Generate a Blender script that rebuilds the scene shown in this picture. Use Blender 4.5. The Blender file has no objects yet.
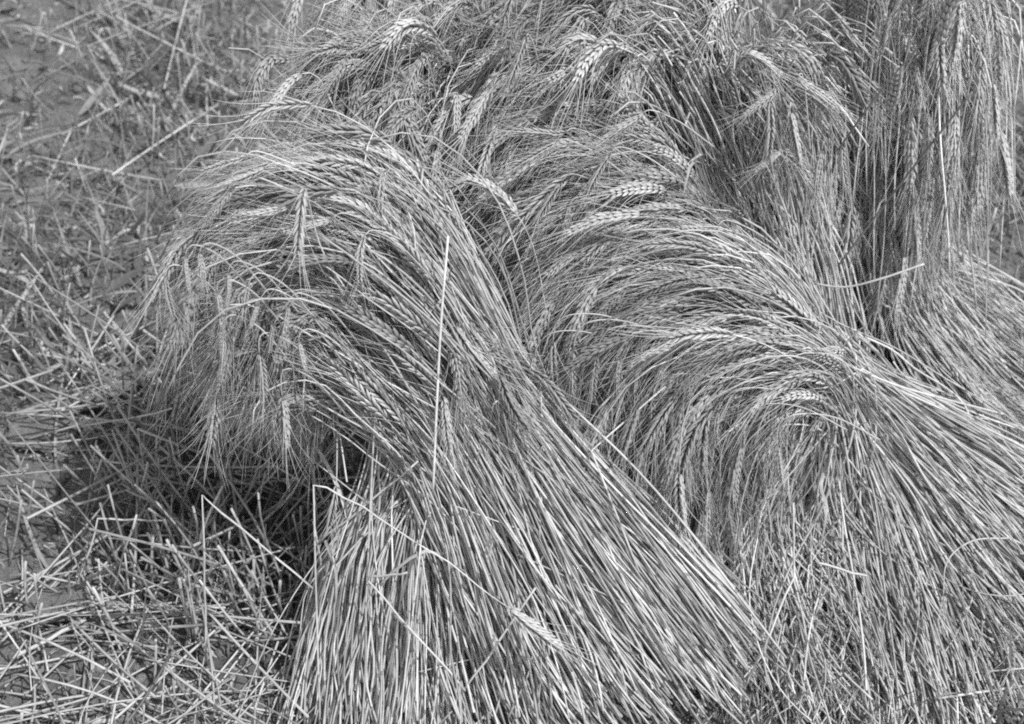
import bpy, math
import numpy as np
from mathutils import Matrix, Vector

rng = np.random.default_rng(7)
U = rng.uniform
W, HPX = 1024, 724
CAM_H, PITCH, LENS, SENSOR = 1.35, math.radians(40), 50.0, 37.4
FPX = W * LENS / SENSOR
SUN = np.array((0.43, -0.34, 0.84)); SUN /= np.linalg.norm(SUN)

scene = bpy.context.scene
col = scene.collection

# ------------------------------------------------------------------ camera geometry helpers
cp, sp_ = math.cos(PITCH), math.sin(PITCH)
FWD = np.array((0, cp, -sp_)); UP = np.array((0, sp_, cp)); RT = np.array((1.0, 0, 0))
EYE = np.array((0, 0, CAM_H))

def P(px, py, y):
    """world point seen at a pixel, at distance y in front of the camera foot"""
    d = FWD + RT * ((px - W / 2) / FPX) + UP * ((HPX / 2 - py) / FPX)
    p = EYE + d * (y / d[1])
    p[2] = max(p[2], 0.004)
    return p

def G(px, py, h=0.0):
    """world point seen at a pixel, at height h above the ground"""
    d = FWD + RT * ((px - W / 2) / FPX) + UP * ((HPX / 2 - py) / FPX)
    return EYE + d * ((h - CAM_H) / d[2])

def project(p):
    q = p - EYE
    z = q @ FWD
    return W / 2 + FPX * (q @ RT) / z, HPX / 2 - FPX * (q @ UP) / z, z

# ------------------------------------------------------------------ ground height
def vnoise(x, y, seed):
    xi = np.floor(x).astype(np.int64); yi = np.floor(y).astype(np.int64)
    fx = x - xi; fy = y - yi
    fx = fx * fx * (3 - 2 * fx); fy = fy * fy * (3 - 2 * fy)
    def h(a, b):
        n = (a * 374761393 + b * 668265263 + seed * 1442695041) & 0x7fffffff
        n = ((n ^ (n >> 13)) * 1274126177) & 0x7fffffff
        return ((n ^ (n >> 16)) & 0xffff) / 65535.0
    return (h(xi, yi) * (1 - fx) + h(xi + 1, yi) * fx) * (1 - fy) + (h(xi, yi + 1) * (1 - fx) + h(xi + 1, yi + 1) * fx) * fy

HOLLOWS = [(*G(px, py)[:2], r, d) for px, py, r, d in ((235, 480, .14, .06), (150, 545, .05, .05), (112, 348, .035, .05), (300, 560, .08, .05), (120, 425, .04, .03))]  # dark holes in the soil, and dips shaped in to deepen the shade
def ground_z(x, y):
    x = np.asarray(x, float); y = np.asarray(y, float)
    z = 0.030 * (vnoise(x * 3.1, y * 3.1, 1) - .5) + 0.022 * (vnoise(x * 9, y * 9, 2) - .5)
    z += 0.012 * (vnoise(x * 24, y * 24, 3) - .5) + 0.007 * np.abs(vnoise(x * 60, y * 60, 4) - .5)
    for (hx, hy, r, d) in HOLLOWS:
        z = z - d * np.exp(-((x - hx) ** 2 + (y - hy) ** 2) / (r * r))
    return z

# ------------------------------------------------------------------ mesh building (all with numpy arrays)
def make_mesh(name, V, loops, starts, totals, tone, along, mat, smooth=True):
    me = bpy.data.meshes.new(name)
    me.vertices.add(len(V)); me.vertices.foreach_set('co', np.ascontiguousarray(V, np.float32).ravel())
    me.loops.add(len(loops)); me.loops.foreach_set('vertex_index', loops.astype(np.int32))
    me.polygons.add(len(starts))
    me.polygons.foreach_set('loop_start', starts.astype(np.int32))
    me.polygons.foreach_set('loop_total', totals.astype(np.int32))
    me.polygons.foreach_set('use_smooth', np.full(len(starts), smooth))
    a = me.attributes.new('tone', 'FLOAT', 'POINT'); a.data.foreach_set('value', np.ascontiguousarray(tone, np.float32))
    a = me.attributes.new('along', 'FLOAT', 'POINT'); a.data.foreach_set('value', np.ascontiguousarray(along, np.float32))
    me.update(calc_edges=True)
    me.materials.append(mat)
    return me

def norm(v):
    return v / np.maximum(np.linalg.norm(v, axis=-1, keepdims=True), 1e-9)

def frames(paths):
    """parallel-transported frames along (n,M,3) paths"""
    n, M, _ = paths.shape
    T = np.empty_like(paths)
    T[:, 1:-1] = paths[:, 2:] - paths[:, :-2]; T[:, 0] = paths[:, 1] - paths[:, 0]; T[:, -1] = paths[:, -1] - paths[:, -2]
    T = norm(T)
    ref = norm(rng.normal(size=(n, 3)))
    N = np.empty_like(paths)
    cur = ref
    for k in range(M):
        cur = norm(cur - T[:, k] * (cur * T[:, k]).sum(-1, keepdims=True))
        N[:, k] = cur
    B = np.cross(T, N)
    return T, N, B

class Geo:
    """an (n items x v verts) batch that shares one face layout"""
    def __init__(self, V, quads, tone, along):
        self.V, self.quads, self.tone, self.along = V, quads, tone, along   # (n,v,3) (f,4) (n,v) (n,v)
    def mesh(self, idx, name, mat, origin):
        V = self.V[idx] - origin
        n, v, _ = V.shape
        q = (self.quads[None] + (np.arange(n) * v)[:, None, None]).reshape(-1)
        f = n * len(self.quads)
        return make_mesh(name, V.reshape(-1, 3), q, np.arange(f) * 4, np.full(f, 4), self.tone[idx].ravel(), self.along[idx].ravel(), mat)

def tube_geo(paths, radii, tone, sides=4, flat=1.0):
    n, M, _ = paths.shape
    T, N, B = frames(paths)
    a = np.arange(sides) * 2 * math.pi / sides
    ring = N[:, :, None] * np.cos(a)[None, None, :, None] + B[:, :, None] * (flat * np.sin(a))[None, None, :, None]
    V = (paths[:, :, None] + ring * radii[:, :, None, None]).reshape(n, M * sides, 3)
    qs = []
    for k in range(M - 1):
        for j in range(sides):
            j2 = (j + 1) % sides
            qs.append((k * sides + j, k * sides + j2, (k + 1) * sides + j2, (k + 1) * sides + j))
    if sides == 4:
        qs.append((3, 2, 1, 0)); e = (M - 1) * 4; qs.append((e, e + 1, e + 2, e + 3))
    elif sides == 6:
        for b, o in ((0, -1), ((M - 1) * 6, 1)):
            for q in ((0, 1, 2, 3), (0, 3, 4, 5)):
                qs.append(tuple(b + i for i in (q if o > 0 else q[::-1])))
    seg = np.linalg.norm(np.diff(paths, axis=1), axis=-1)
    L = np.concatenate([np.zeros((n, 1)), np.cumsum(seg, 1)], 1)
    tn = np.broadcast_to(np.asarray(tone).reshape(n, -1), (n, M)) if np.asarray(tone).size != n * M else np.asarray(tone).reshape(n, M)
    L = L + U(0, 5, (n, 1))
    return Geo(V, np.array(qs), np.repeat(tn, sides, 1), np.repeat(L, sides, 1))

def ribbon_geo(paths, halfw, tone, twist=1.5):
    """dry leaf blades: a folded strip, three verts across"""
    n, M, _ = paths.shape
    T, N, B = frames(paths)
    ang = U(-twist, twist, (n, 1)) * np.linspace(0, 1, M)[None]
    S = N * np.cos(ang)[..., None] + B * np.sin(ang)[..., None]
    R = np.cross(T, S)
    V = np.stack([paths + S * halfw[..., None], paths + R * halfw[..., None] * .45, paths - S * halfw[..., None]], 2).reshape(n, M * 3, 3)
    qs = []
    for k in range(M - 1):
        for j in (0, 1):
            qs.append((k * 3 + j, k * 3 + j + 1, k * 3 + 4 + j, k * 3 + 3 + j))
    tn = np.repeat(np.broadcast_to(np.asarray(tone).reshape(n, 1), (n, M)), 3, 1)
    return Geo(V, np.array(qs), tn, np.repeat(np.broadcast_to(np.linspace(0, 1, M)[None] * .12 + U(0, 5, (n, 1)), (n, M)), 3, 1))

def catmull(ctrl, M):
    """(n,K,3) control points -> (n,M,3) samples"""
    n, K, _ = ctrl.shape
    c = np.concatenate([2 * ctrl[:, :1] - ctrl[:, 1:2], ctrl, 2 * ctrl[:, -1:] - ctrl[:, -2:-1]], 1)
    t = np.linspace(0, K - 1, M); i = np.minimum(t.astype(int), K - 2); f = (t - i)[None, :, None]
    p0, p1, p2, p3 = c[:, i], c[:, i + 1], c[:, i + 2], c[:, i + 3]
    return .5 * (2 * p1 + (p2 - p0) * f + (2 * p0 - 5 * p1 + 4 * p2 - p3) * f * f + (3 * p1 - p0 - 3 * p2 + p3) * f ** 3)

def arcsample(paths, s):
    """sample (n,M,3) polylines at arc lengths s (n,Q), extrapolating past the end"""
    seg = np.linalg.norm(np.diff(paths, axis=1), axis=-1)
    n, M = paths.shape[:2]
    L = np.concatenate([np.zeros((n, 1)), np.cumsum(seg, 1)], 1)
    idx = (s[:, :, None] >= L[:, None, :]).sum(-1) - 1
    idx = np.clip(idx, 0, M - 2)
    r = np.arange(n)[:, None]
    f = (s - L[r, idx]) / np.maximum(seg[r, idx], 1e-6)
    return paths[r, idx] * (1 - f[..., None]) + paths[r, idx + 1] * f[..., None]

def plen(paths):
    return np.linalg.norm(np.diff(paths, axis=1), axis=-1).sum(1)

# ------------------------------------------------------------------ wheat ear templates: coordinates (x,y in metres, z as share of ear length)
EAR_L = 0.088
def ear_template(seed):
    r = np.random.default_rng(seed)
    V, Q, T = [], [], []
    aw_p, aw_r = [], []
    nsp = 19
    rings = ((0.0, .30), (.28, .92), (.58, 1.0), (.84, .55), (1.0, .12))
    for i in range(nsp):
        z0 = (i / nsp) * .93
        side = 1 if i % 2 else -1
        env = .62 + .5 * math.sin(math.pi * min(1, (i + 2.5) / (nsp + 2)))
        for lateral in (-1, 0, 1):
            lean = .27 + .05 * r.normal()
            ln = .0135 * env * (1 if lateral else .92)
            wd = .0022 * env
            base = np.array((side * .0011, lateral * .0018, z0 * EAR_L))
            d = np.array((side * math.sin(lean) * (1 if lateral else 1.15), lateral * .24 + .05 * r.normal(), math.cos(lean))); d /= np.linalg.norm(d)
            e1 = np.cross(d, (0, 1, 0.2)); e1 /= np.linalg.norm(e1); e2 = np.cross(d, e1)
            b0 = len(V)
            for tq, rr in rings:
                c = base + d * ln * tq
                for j in range(5):
                    a = j * 2 * math.pi / 5
                    V.append(c + (e1 * math.cos(a) * .72 + e2 * math.sin(a)) * wd * rr)
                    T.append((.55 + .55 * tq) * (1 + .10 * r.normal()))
            for k in range(len(rings) - 1):
                for j in range(5):
                    j2 = (j + 1) % 5
                    Q.append((b0 + k * 5 + j, b0 + k * 5 + j2, b0 + k * 5 + 5 + j2, b0 + k * 5 + 5 + j))
            if (lateral and (i + (lateral > 0)) % 3 == 0) or i > nsp - 3:
                tip = base + d * ln * .95
                al = .062 * (.75 + .4 * r.random()) * (.8 + .2 * env)
                ad = np.array((d[0] * .85 + .06 * r.normal(), d[1] * .75 + .10 * r.normal(), d[2])); ad /= np.linalg.norm(ad)
                bow = np.array((side * .006, lateral * .004, 0)) * r.normal(1, .8)
                ts = np.linspace(0, 1, 5)
                aw_p.append([tip + ad * al * t + bow * t * t for t in ts])
                aw_r.append([.00045, .00042, .00036, .00028, .0001])
    V = np.array(V); V[:, 2] /= EAR_L
    g = tube_geo(np.array(aw_p), np.array(aw_r), np.full(len(aw_p), 1.0), sides=3)
    AV = g.V.reshape(-1, 3).copy(); AV[:, 2] /= EAR_L
    nv = g.V.shape[1]
    AQ = (g.quads[None] + (np.arange(len(aw_p)) * nv)[:, None, None]).reshape(-1, 4)
    return V, np.array(Q), np.array(T), AV, AQ
TEMPLATES = [ear_template(s) for s in (1, 2, 3)]

def map_template(TV, st, T, N, B, scale):
    """bend template coordinates along (n,Q) station frames"""
    n, Q = st.shape[:2]
    z = TV[:, 2]; f = np.clip(z, 0, 1) * (Q - 1); i = np.minimum(f.astype(int), Q - 2); f = (f - i)[None, :, None]
    c = st[:, i] * (1 - f) + st[:, i + 1] * f
    nn = N[:, i] * (1 - f) + N[:, i + 1] * f
    bb = B[:, i] * (1 - f) + B[:, i + 1] * f
    ext = np.clip(z - 1, 0, None)[None, :, None] * EAR_L * scale[:, None, None]
    c = c + T[:, -1][:, None] * ext
    return c + (nn * TV[None, :, 0, None] + bb * TV[None, :, 1, None]) * scale[:, None, None]

def ears_on(paths, lens, tone, var):
    """ears along the last lens metres of each path -> (ear Geo, awn Geo, stations)"""
    tot = plen(paths)
    Q = 7
    s = (tot - lens)[:, None] + lens[:, None] * np.linspace(0, 1, Q)[None]
    st = arcsample(paths, s)
    T, N, B = frames(st)
    V, Qd, Tn, AV, AQ = TEMPLATES[var]
    sc = lens / EAR_L
    n = len(paths)
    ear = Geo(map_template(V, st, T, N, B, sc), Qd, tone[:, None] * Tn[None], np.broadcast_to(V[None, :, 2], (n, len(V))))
    jit = 1 + 0.0 * sc
    awn = Geo(map_template(AV, st, T, N, B, sc * jit), AQ, np.repeat(tone[:, None], len(AV), 1), np.broadcast_to(AV[None, :, 2], (n, len(AV))))
    return ear, awn, st

# ------------------------------------------------------------------ materials (the photograph is black and white: neutral greys)
def new_mat(name):
    m = bpy.data.materials.new(name); m.use_nodes = True
    nt = m.node_tree; nt.nodes.clear()
    out = nt.nodes.new('ShaderNodeOutputMaterial'); b = nt.nodes.new('ShaderNodeBsdfPrincipled')
    nt.links.new(b.outputs[0], out.inputs[0])
    return m, nt, b
def math_node(nt, op, a, b=None, c=None, clamp=False):
    n = nt.nodes.new('ShaderNodeMath'); n.operation = op; n.use_clamp = clamp
    for i, v in enumerate((a, b, c)):
        if v is None: continue
        if isinstance(v, (int, float)): n.inputs[i].default_value = v
        else: nt.links.new(v, n.inputs[i])
    return n.outputs[0]
def noise_node(nt, scale, detail=3.0, vec=None, rough=.6):
    n = nt.nodes.new('ShaderNodeTexNoise'); n.inputs['Scale'].default_value = scale; n.inputs['Detail'].default_value = detail
    n.inputs['Roughness'].default_value = rough
    if vec is None:
        g = nt.nodes.new('ShaderNodeNewGeometry'); vec = g.outputs['Position']
    nt.links.new(vec, n.inputs['Vector'])
    return n.outputs[0]
def fibre_mat(name, base, rough, rings=False, spec=.5, translucent=0.0):
    m, nt, b = new_mat(name)
    tone = nt.nodes.new('ShaderNodeAttribute'); tone.attribute_name = 'tone'
    v = math_node(nt, 'MULTIPLY', tone.outputs['Fac'], base)
    al = nt.nodes.new('ShaderNodeAttribute'); al.attribute_name = 'along'
    if rings:
        fr = math_node(nt, 'FRACT', math_node(nt, 'MULTIPLY', al.outputs['Fac'], 1 / .19))
        ring = math_node(nt, 'LESS_THAN', fr, .028)
        v = math_node(nt, 'MULTIPLY', v, math_node(nt, 'SUBTRACT', 1.0, math_node(nt, 'MULTIPLY', ring, .55)))
        sheath = math_node(nt, 'LESS_THAN', fr, .5)                 # the leaf sheath above each node is paler
        v = math_node(nt, 'MULTIPLY', v, math_node(nt, 'ADD', .90, math_node(nt, 'MULTIPLY', sheath, .18)))
    ns = noise_node(nt, 160, 4)
    v = math_node(nt, 'MULTIPLY', v, math_node(nt, 'ADD', .62, math_node(nt, 'MULTIPLY', ns, .76)), clamp=True)
    cb = nt.nodes.new('ShaderNodeCombineColor')
    for i in range(3): nt.links.new(v, cb.inputs[i])
    nt.links.new(cb.outputs[0], b.inputs['Base Color'])
    b.inputs['Roughness'].default_value = rough
    b.inputs['Specular IOR Level'].default_value = spec
    if translucent:
        tr = nt.nodes.new('ShaderNodeBsdfTranslucent'); nt.links.new(cb.outputs[0], tr.inputs[0])
        mx = nt.nodes.new('ShaderNodeMixShader'); mx.inputs[0].default_value = translucent
        out = next(n for n in nt.nodes if n.type == 'OUTPUT_MATERIAL')
        nt.links.new(b.outputs[0], mx.inputs[1]); nt.links.new(tr.outputs[0], mx.inputs[2]); nt.links.new(mx.outputs[0], out.inputs[0])
    return m
M_STRAW = fibre_mat('straw', .50, .5, True, .4)
M_EAR = fibre_mat('wheat ear', .50, .55, False, .45)
M_AWN = fibre_mat('awn', .50, .42, False, .5)
M_LEAF = fibre_mat('dry leaf', .50, .6, False, .3, .25)
M_GRASS = fibre_mat('grass', .22, .55, False, .3, .25)
M_LITTER = fibre_mat('litter', .40, .6, True, .35)
def soil_mat(name, lo, hi, sc):
    m, nt, b = new_mat(name)
    f = math_node(nt, 'MULTIPLY', math_node(nt, 'ADD', noise_node(nt, 9 * sc, 6, rough=.7), noise_node(nt, 120 * sc, 5, rough=.75)), .5)
    r = nt.nodes.new('ShaderNodeValToRGB'); nt.links.new(f, r.inputs[0])
    r.color_ramp.elements[0].position = .36; r.color_ramp.elements[0].color = (lo, lo, lo, 1)
    r.color_ramp.elements[1].position = .64; r.color_ramp.elements[1].color = (hi, hi, hi, 1)
    nt.links.new(r.outputs[0], b.inputs['Base Color']); b.inputs['Roughness'].default_value = .95
    b.inputs['Specular IOR Level'].default_value = .15
    bp = nt.nodes.new('ShaderNodeBump'); bp.inputs['Strength'].default_value = 1.0; bp.inputs['Distance'].default_value = .009
    nt.links.new(noise_node(nt, 190 * sc, 6, rough=.7), bp.inputs['Height']); nt.links.new(bp.outputs[0], b.inputs['Normal'])
    return m
M_SOIL = soil_mat('soil', .11, .34, 1.0)
M_CLOD = soil_mat('clod', .22, .42, 1.6)

# ------------------------------------------------------------------ object helpers
def link(name, me, parent=None, loc=None):
    o = bpy.data.objects.new(name, me); col.objects.link(o)
    if parent is not None: o.parent = parent
    if loc is not None: o.location = Vector([float(v) for v in loc])
    return o
def tag(o, label=None, cat=None, group=None, kind=None):
    for k, v in (('label', label), ('category', cat), ('group', group), ('kind', kind)):
        if v: o[k] = v
    return o

# ------------------------------------------------------------------ sheaves
def guides(rows, K=11):
    """rows of (px,py,y) points, butt to tip -> (G,K,3) evenly resampled guide curves"""
    out = []
    for r in rows:
        pts = np.array([P(*p) for p in r])[None]
        d = catmull(pts, 120)
        out.append(arcsample(d, plen(d)[:, None] * np.linspace(0, 1, K)[None])[0])
    return np.array(out)

TOCAM = np.array((0.05, -.72, .69))
class Bundle:
    """strands spread through the volume between guide curves"""
    def __init__(self, rows, n, thick, ear=0.5, splay=(.012, .006, .03), r=(.0008, .0017), weave=.12, droop=.02, short=.12, shell=.6,
                 M=26, tone=(.62, 1.15), fly=.07, bent=0.03, cut=0.0):
        gd = guides(rows); g, K, _ = gd.shape
        u = U(0, 1, n); t = np.linspace(0, 1, K)
        uk = np.clip(u[:, None] + weave * (rng.normal(size=(n, 1)) * (t - .5)[None] * 2 + .35 * rng.normal(size=(n, 1)) * np.sin(t * 6)[None]), -.9, 1.9)
        uk = 1 - np.abs(1 - np.abs(uk))                  # fold back at the edges instead of piling up there
        a = uk * (g - 1); i = np.minimum(a.astype(int), g - 2); f = (a - i)[..., None]
        kk = np.arange(K)[None]
        c = gd[i, kk] * (1 - f) + gd[i + 1, kk] * f
        w = np.where(U(0, 1, n) < shell, U(.55, 1, n), U(-1, .55, n)) * np.sqrt(np.maximum(.12, 1 - (2 * u - 1) ** 2))
        tk = np.interp(np.linspace(0, 1, K), np.linspace(0, 1, len(thick)), thick)
        c = c + TOCAM * (w[:, None] * tk[None])[..., None]
        # smooth wandering, wide at butt and head and held together at the waist
        amp = np.interp(t, (0, .5, 1), splay)
        flyer = np.where(U(0, 1, n) < fly, U(1.3, 2.3, n), 1.0)
        d0, d1 = rng.normal(size=(n, 1, 3)), rng.normal(size=(n, 1, 3))
        mixw = np.clip((t - .35) / .3, 0, 1)[None, :, None]
        c = c + (d0 * (1 - mixw) + d1 * mixw) * (amp[None] * flyer[:, None])[..., None]
        c = c + rng.normal(size=c.shape) * .0026
        hd = np.clip((t - .62) / .38, 0, 1) ** 2
        c[..., 2] -= (np.abs(rng.normal(size=n))[:, None] * droop * hd[None])
        self.eared = U(0, 1, n) < ear
        out = np.clip((t - .6) / .25, 0, 1)[None, :, None] * self.eared[:, None, None] * U(.0, .022, (n, 1, 1))
        c = c + TOCAM * out                              # ripe ears swell out over the bare stems
        p = catmull(c, 60)
        L = plen(p)
        s1 = L * U(1 - short, 1.03, n); s0 = L * U(0, .04 + cut, n)
        q = s0[:, None] + (s1 - s0)[:, None] * np.linspace(0, 1, M)[None]
        p = arcsample(p, q)
        p[..., 2] = np.maximum(p[..., 2], .006 + U(0, .012, (n, 1)))
        # a few stems kinked part way up
        self.paths = p
        self.rad = U(r[0], r[1], n)
        self.tone = np.clip(rng.normal((tone[0] + tone[1]) / 2, (tone[1] - tone[0]) / 2.4, n), .28, 1.5)
        self.M = M
    def straw(self):
        n, M = len(self.paths), self.M
        t = np.linspace(0, 1, M)
        tot = plen(self.paths)
        self.earlen = U(.070, .098, n)
        end = np.where(self.eared, tot - self.earlen * .9, tot)
        q = end[:, None] * t[None]
        sp = arcsample(self.paths, q)
        rr = self.rad[:, None] * np.where(self.eared[:, None], np.interp(t, (0, .55, 1), (1, .92, .48))[None], np.interp(t, (0, 1), (1, .8))[None])
        self.sp = sp
        return tube_geo(sp, rr, self.tone, 4)

ZB = np.full((HPX // 2, W // 2), 1e9)
def splat(pts):
    x, y, z = project(pts)
    xi = (x / 2).astype(int); yi = (y / 2).astype(int)
    ok = (xi >= 0) & (xi < W // 2) & (yi >= 0) & (yi < HPX // 2)
    return xi, yi, z, ok
def splat_add(pts):
    xi, yi, z, ok = splat(pts.reshape(-1, 3))
    np.minimum.at(ZB, (yi[ok], xi[ok]), z[ok])
def splat_score(pts):
    n = len(pts)
    xi, yi, z, ok = splat(pts.reshape(-1, 3))
    win = np.zeros(len(z), bool)
    win[ok] = z[ok] <= ZB[yi[ok], xi[ok]] + .003
    return win.reshape(n, -1).sum(1)

SHEAVES = []
class Sheaf:
    def __init__(self, base, label, bundles, leaves=24, strays=0, band=None):
        self.base, self.label, self.bundles, self.leaves, self.band = np.array(base, float), label, bundles, leaves, band
        self.straws, self.ears, self.strays = [], [], strays
        for b in bundles:
            g = b.straw()
            dens = arcsample(b.sp, plen(b.sp)[:, None] * np.linspace(0, 1, 90)[None])
            self.straws.append((g, dens))
            splat_add(dens)
            ids = np.nonzero(b.eared)[0]
            for var in range(3):
                k = ids[var::3]
                if len(k):
                    e, a, st = ears_on(b.paths[k], b.earlen[k], np.clip(b.tone[k] * U(.85, 1.15, len(k)), .45, 1.08), var)
                    ep = e.V[:, ::3]
                    self.ears.append((e, a, ep)); splat_add(ep)
        SHEAVES.append(self)
    def build(self):
        root = link('wheat_sheaf', None, loc=self.base); root.empty_display_size = .1
        tag(root, self.label, 'wheat sheaf', 'sheaves leaning together in the shock')
        # straws: the hundred that show most stand as parts, the others make one mass
        sc = [splat_score(d) for g, d in self.straws]
        allv = np.concatenate(sc); cut = np.sort(allv)[::-1][min(69, len(allv) - 1)]
        left = 36 if self.strays else 85
        for (g, d), s in zip(self.straws, sc):
            sel = np.nonzero((s >= cut) & (s > 0))[0][:left]; left -= len(sel)
            for i in sel: link('straw', g.mesh(np.array([i]), 'straw', M_STRAW, self.base), root)
            rest = np.setdiff1d(np.arange(len(s)), sel)
            g.rest = rest
        parts = [(g.V[g.rest], g.quads, g.tone[g.rest], g.along[g.rest]) for g, d in self.straws if len(g.rest)]
        merged('straw_mass', parts, M_STRAW, self.base, root)
        if self.ears:
            sc = [splat_score(p) for _, _, p in self.ears]
            allv = np.concatenate(sc); cut = np.sort(allv)[::-1][min(69, len(allv) - 1)]
            left = 70; pe, pa = [], []
            for (e, a, p), s in zip(self.ears, sc):
                sel = np.nonzero((s >= cut) & (s > 0))[0][:left]; left -= len(sel)
                for i in sel:
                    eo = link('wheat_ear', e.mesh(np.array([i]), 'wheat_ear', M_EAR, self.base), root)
                    link('awn_tuft', a.mesh(np.array([i]), 'awn_tuft', M_AWN, self.base), eo)
                r = np.setdiff1d(np.arange(len(s)), sel)
                if len(r):
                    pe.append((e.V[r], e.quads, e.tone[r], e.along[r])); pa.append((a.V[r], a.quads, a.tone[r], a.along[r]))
            if pe:
                eo = merged('ear_mass', pe, M_EAR, self.base, root)
                merged('awn_mass', pa, M_AWN, self.base, eo)
        # dry leaf blades hanging off the stems
        allp = np.concatenate([b.sp for b in self.bundles])
        k = rng.choice(len(allp), self.leaves, replace=False)
        j = rng.integers(4, 18, self.leaves)
        st = allp[k, j]; tg = norm(allp[k, j + 1] - allp[k, j])
        ln = U(.06, .22, self.leaves)[:, None]
        side = norm(rng.normal(size=(self.leaves, 3)) + TOCAM * .8)
        ctrl = np.stack([st, st + ln * (.35 * tg + .10 * side), st + ln * (.6 * tg + .35 * side), st + ln * (.75 * tg + .45 * side) - ln * np.array((0, 0, .35))], 1)
        ctrl += rng.normal(size=ctrl.shape) * .004
        pth = catmull(ctrl, 10)
        pth[..., 2] = np.maximum(pth[..., 2], .01)
        hw = U(.0011, .0024, (self.leaves, 1)) * np.interp(np.linspace(0, 1, 10), (0, .2, .7, 1), (.6, 1, .8, .1))[None]
        lg = ribbon_geo(pth, hw, U(.8, 1.3, self.leaves))
        for i in range(self.leaves): link('dry_leaf', lg.mesh(np.array([i]), 'dry_leaf', M_LEAF, self.base), root)
        # broken and crossing straws caught in the surface
        m = self.strays
        if m:
            pool = np.concatenate([b.sp[b.sp[:, 12] @ TOCAM > np.median(b.sp[:, 12] @ TOCAM)] for b in self.bundles[-1:] + self.bundles[:1]])
            k = rng.choice(len(pool), m); j = rng.integers(2, 22, m)
            st = pool[k, j] + TOCAM * U(.002, .014, (m, 1)); tg = norm(pool[k, j + 1] - pool[k, j])
            sd = norm(np.cross(tg, TOCAM)); an = rng.normal(size=(m, 1)) * .32
            d1 = tg * np.cos(an) + sd * np.sin(an); a2 = an + np.where(U(0, 1, (m, 1)) < .4, rng.normal(size=(m, 1)) * .8, 0)
            d2 = tg * np.cos(a2) + sd * np.sin(a2)
            L1, L2 = U(.02, .16, (m, 1)), U(.02, .16, (m, 1)); tq = np.linspace(0, 1, 5)
            pth = np.concatenate([st[:, None] - d1[:, None] * (L1 * (1 - tq))[..., None], st[:, None] + d2[:, None] * (L2 * tq[1:])[..., None]], 1)
            pth[..., 2] = np.maximum(pth[..., 2], .01)
            g = tube_geo(pth, np.repeat(U(.0008, .0016, (m, 1)), 9, 1), U(.6, 1.3, m), 4)
            for i in range(m): link('straw', g.mesh(np.array([i]), 'straw', M_STRAW, self.base), root)
        if self.band is not None:
            bp, br = self.band
            g = tube_geo(bp, br, U(.75, 1.1, len(bp)), 4)
            link('straw_band', g.mesh(np.arange(len(bp)), 'straw_band', M_STRAW, self.base), root)
        return root

def merged(name, parts, mat, origin, parent=None, kind='stuff'):
    Vs, Ls, Ts, As, off = [], [], [], [], 0
    for V, q, t, a in parts:
        n, v, _ = V.shape
        Vs.append((V - origin).reshape(-1, 3)); Ts.append(t.ravel()); As.append(a.ravel())
        Ls.append((q[None] + (np.arange(n) * v + off)[:, None, None]).reshape(-1)); off += n * v
    l = np.concatenate(Ls); f = len(l) // 4
    me = make_mesh(name, np.concatenate(Vs), l, np.arange(f) * 4, np.full(f, 4), np.concatenate(Ts), np.concatenate(As), mat)
    o = link(name, me, parent)
    if kind: o['kind'] = kind
    return o

#@@LAYOUT
# ---- front left sheaf
A_top = Bundle([
    [(500, 745, .95), (462, 610, 1.03), (415, 490, 1.09), (365, 400, 1.13), (312, 350, 1.15), (280, 350, 1.14), (272, 375, 1.13), (274, 400, 1.12)],
    [(600, 740, .95), (540, 610, 1.04), (475, 480, 1.10), (400, 365, 1.14), (330, 288, 1.16), (278, 272, 1.15), (250, 300, 1.14), (240, 350, 1.13)],
    [(690, 725, .975), (610, 590, 1.06), (520, 450, 1.12), (440, 330, 1.16), (362, 245, 1.17), (295, 220, 1.18), (244, 245, 1.17), (220, 300, 1.15)],
    [(750, 690, 1.01), (670, 570, 1.08), (560, 440, 1.14), (470, 310, 1.19), (402, 225, 1.21), (332, 185, 1.22), (272, 188, 1.22), (228, 225, 1.21), (208, 270, 1.2)],
    [(750, 625, 1.085), (690, 570, 1.11), (600, 485, 1.17), (520, 390, 1.2), (472, 310, 1.22), (432, 250, 1.235), (382, 205, 1.245), (325, 185, 1.25), (272, 195, 1.24), (240, 225, 1.23)],
], 1900, (.05, .065, .065, .05, .04), ear=.32, splay=(.016, .012, .024), droop=.02, fly=.09, short=.26, cut=.09, tone=(.55, 1.2))
A_under = Bundle([
    [(318, 750, .945), (328, 640, 1.02), (350, 540, 1.07), (385, 460, 1.12), (400, 380, 1.16), (360, 320, 1.18), (320, 320, 1.18)],
    [(390, 750, .945), (395, 640, 1.02), (405, 540, 1.08), (420, 460, 1.13), (420, 380, 1.17), (370, 300, 1.19), (310, 285, 1.19)],
    [(480, 750, .945), (455, 640, 1.03), (440, 540, 1.09), (440, 460, 1.14), (430, 370, 1.18), (380, 280, 1.2), (300, 250, 1.2)],
], 760, (.03, .025, .02), ear=.12, splay=(.026, .014, .02), droop=.02, weave=.16)
A_hang = Bundle([    # heads hanging under the arch of the sheaf
    [(430, 430, 1.17), (385, 385, 1.18), (350, 385, 1.19), (335, 400, 1.19), (330, 420, 1.19)],
    [(430, 410, 1.18), (370, 350, 1.2), (310, 345, 1.21), (285, 365, 1.21), (275, 390, 1.21)],
    [(440, 380, 1.2), (370, 310, 1.22), (290, 305, 1.22), (235, 315, 1.21), (215, 345, 1.21)],
], 80, (.05, .05, .04), ear=.7, splay=(.01, .012, .025), droop=.02)
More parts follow.
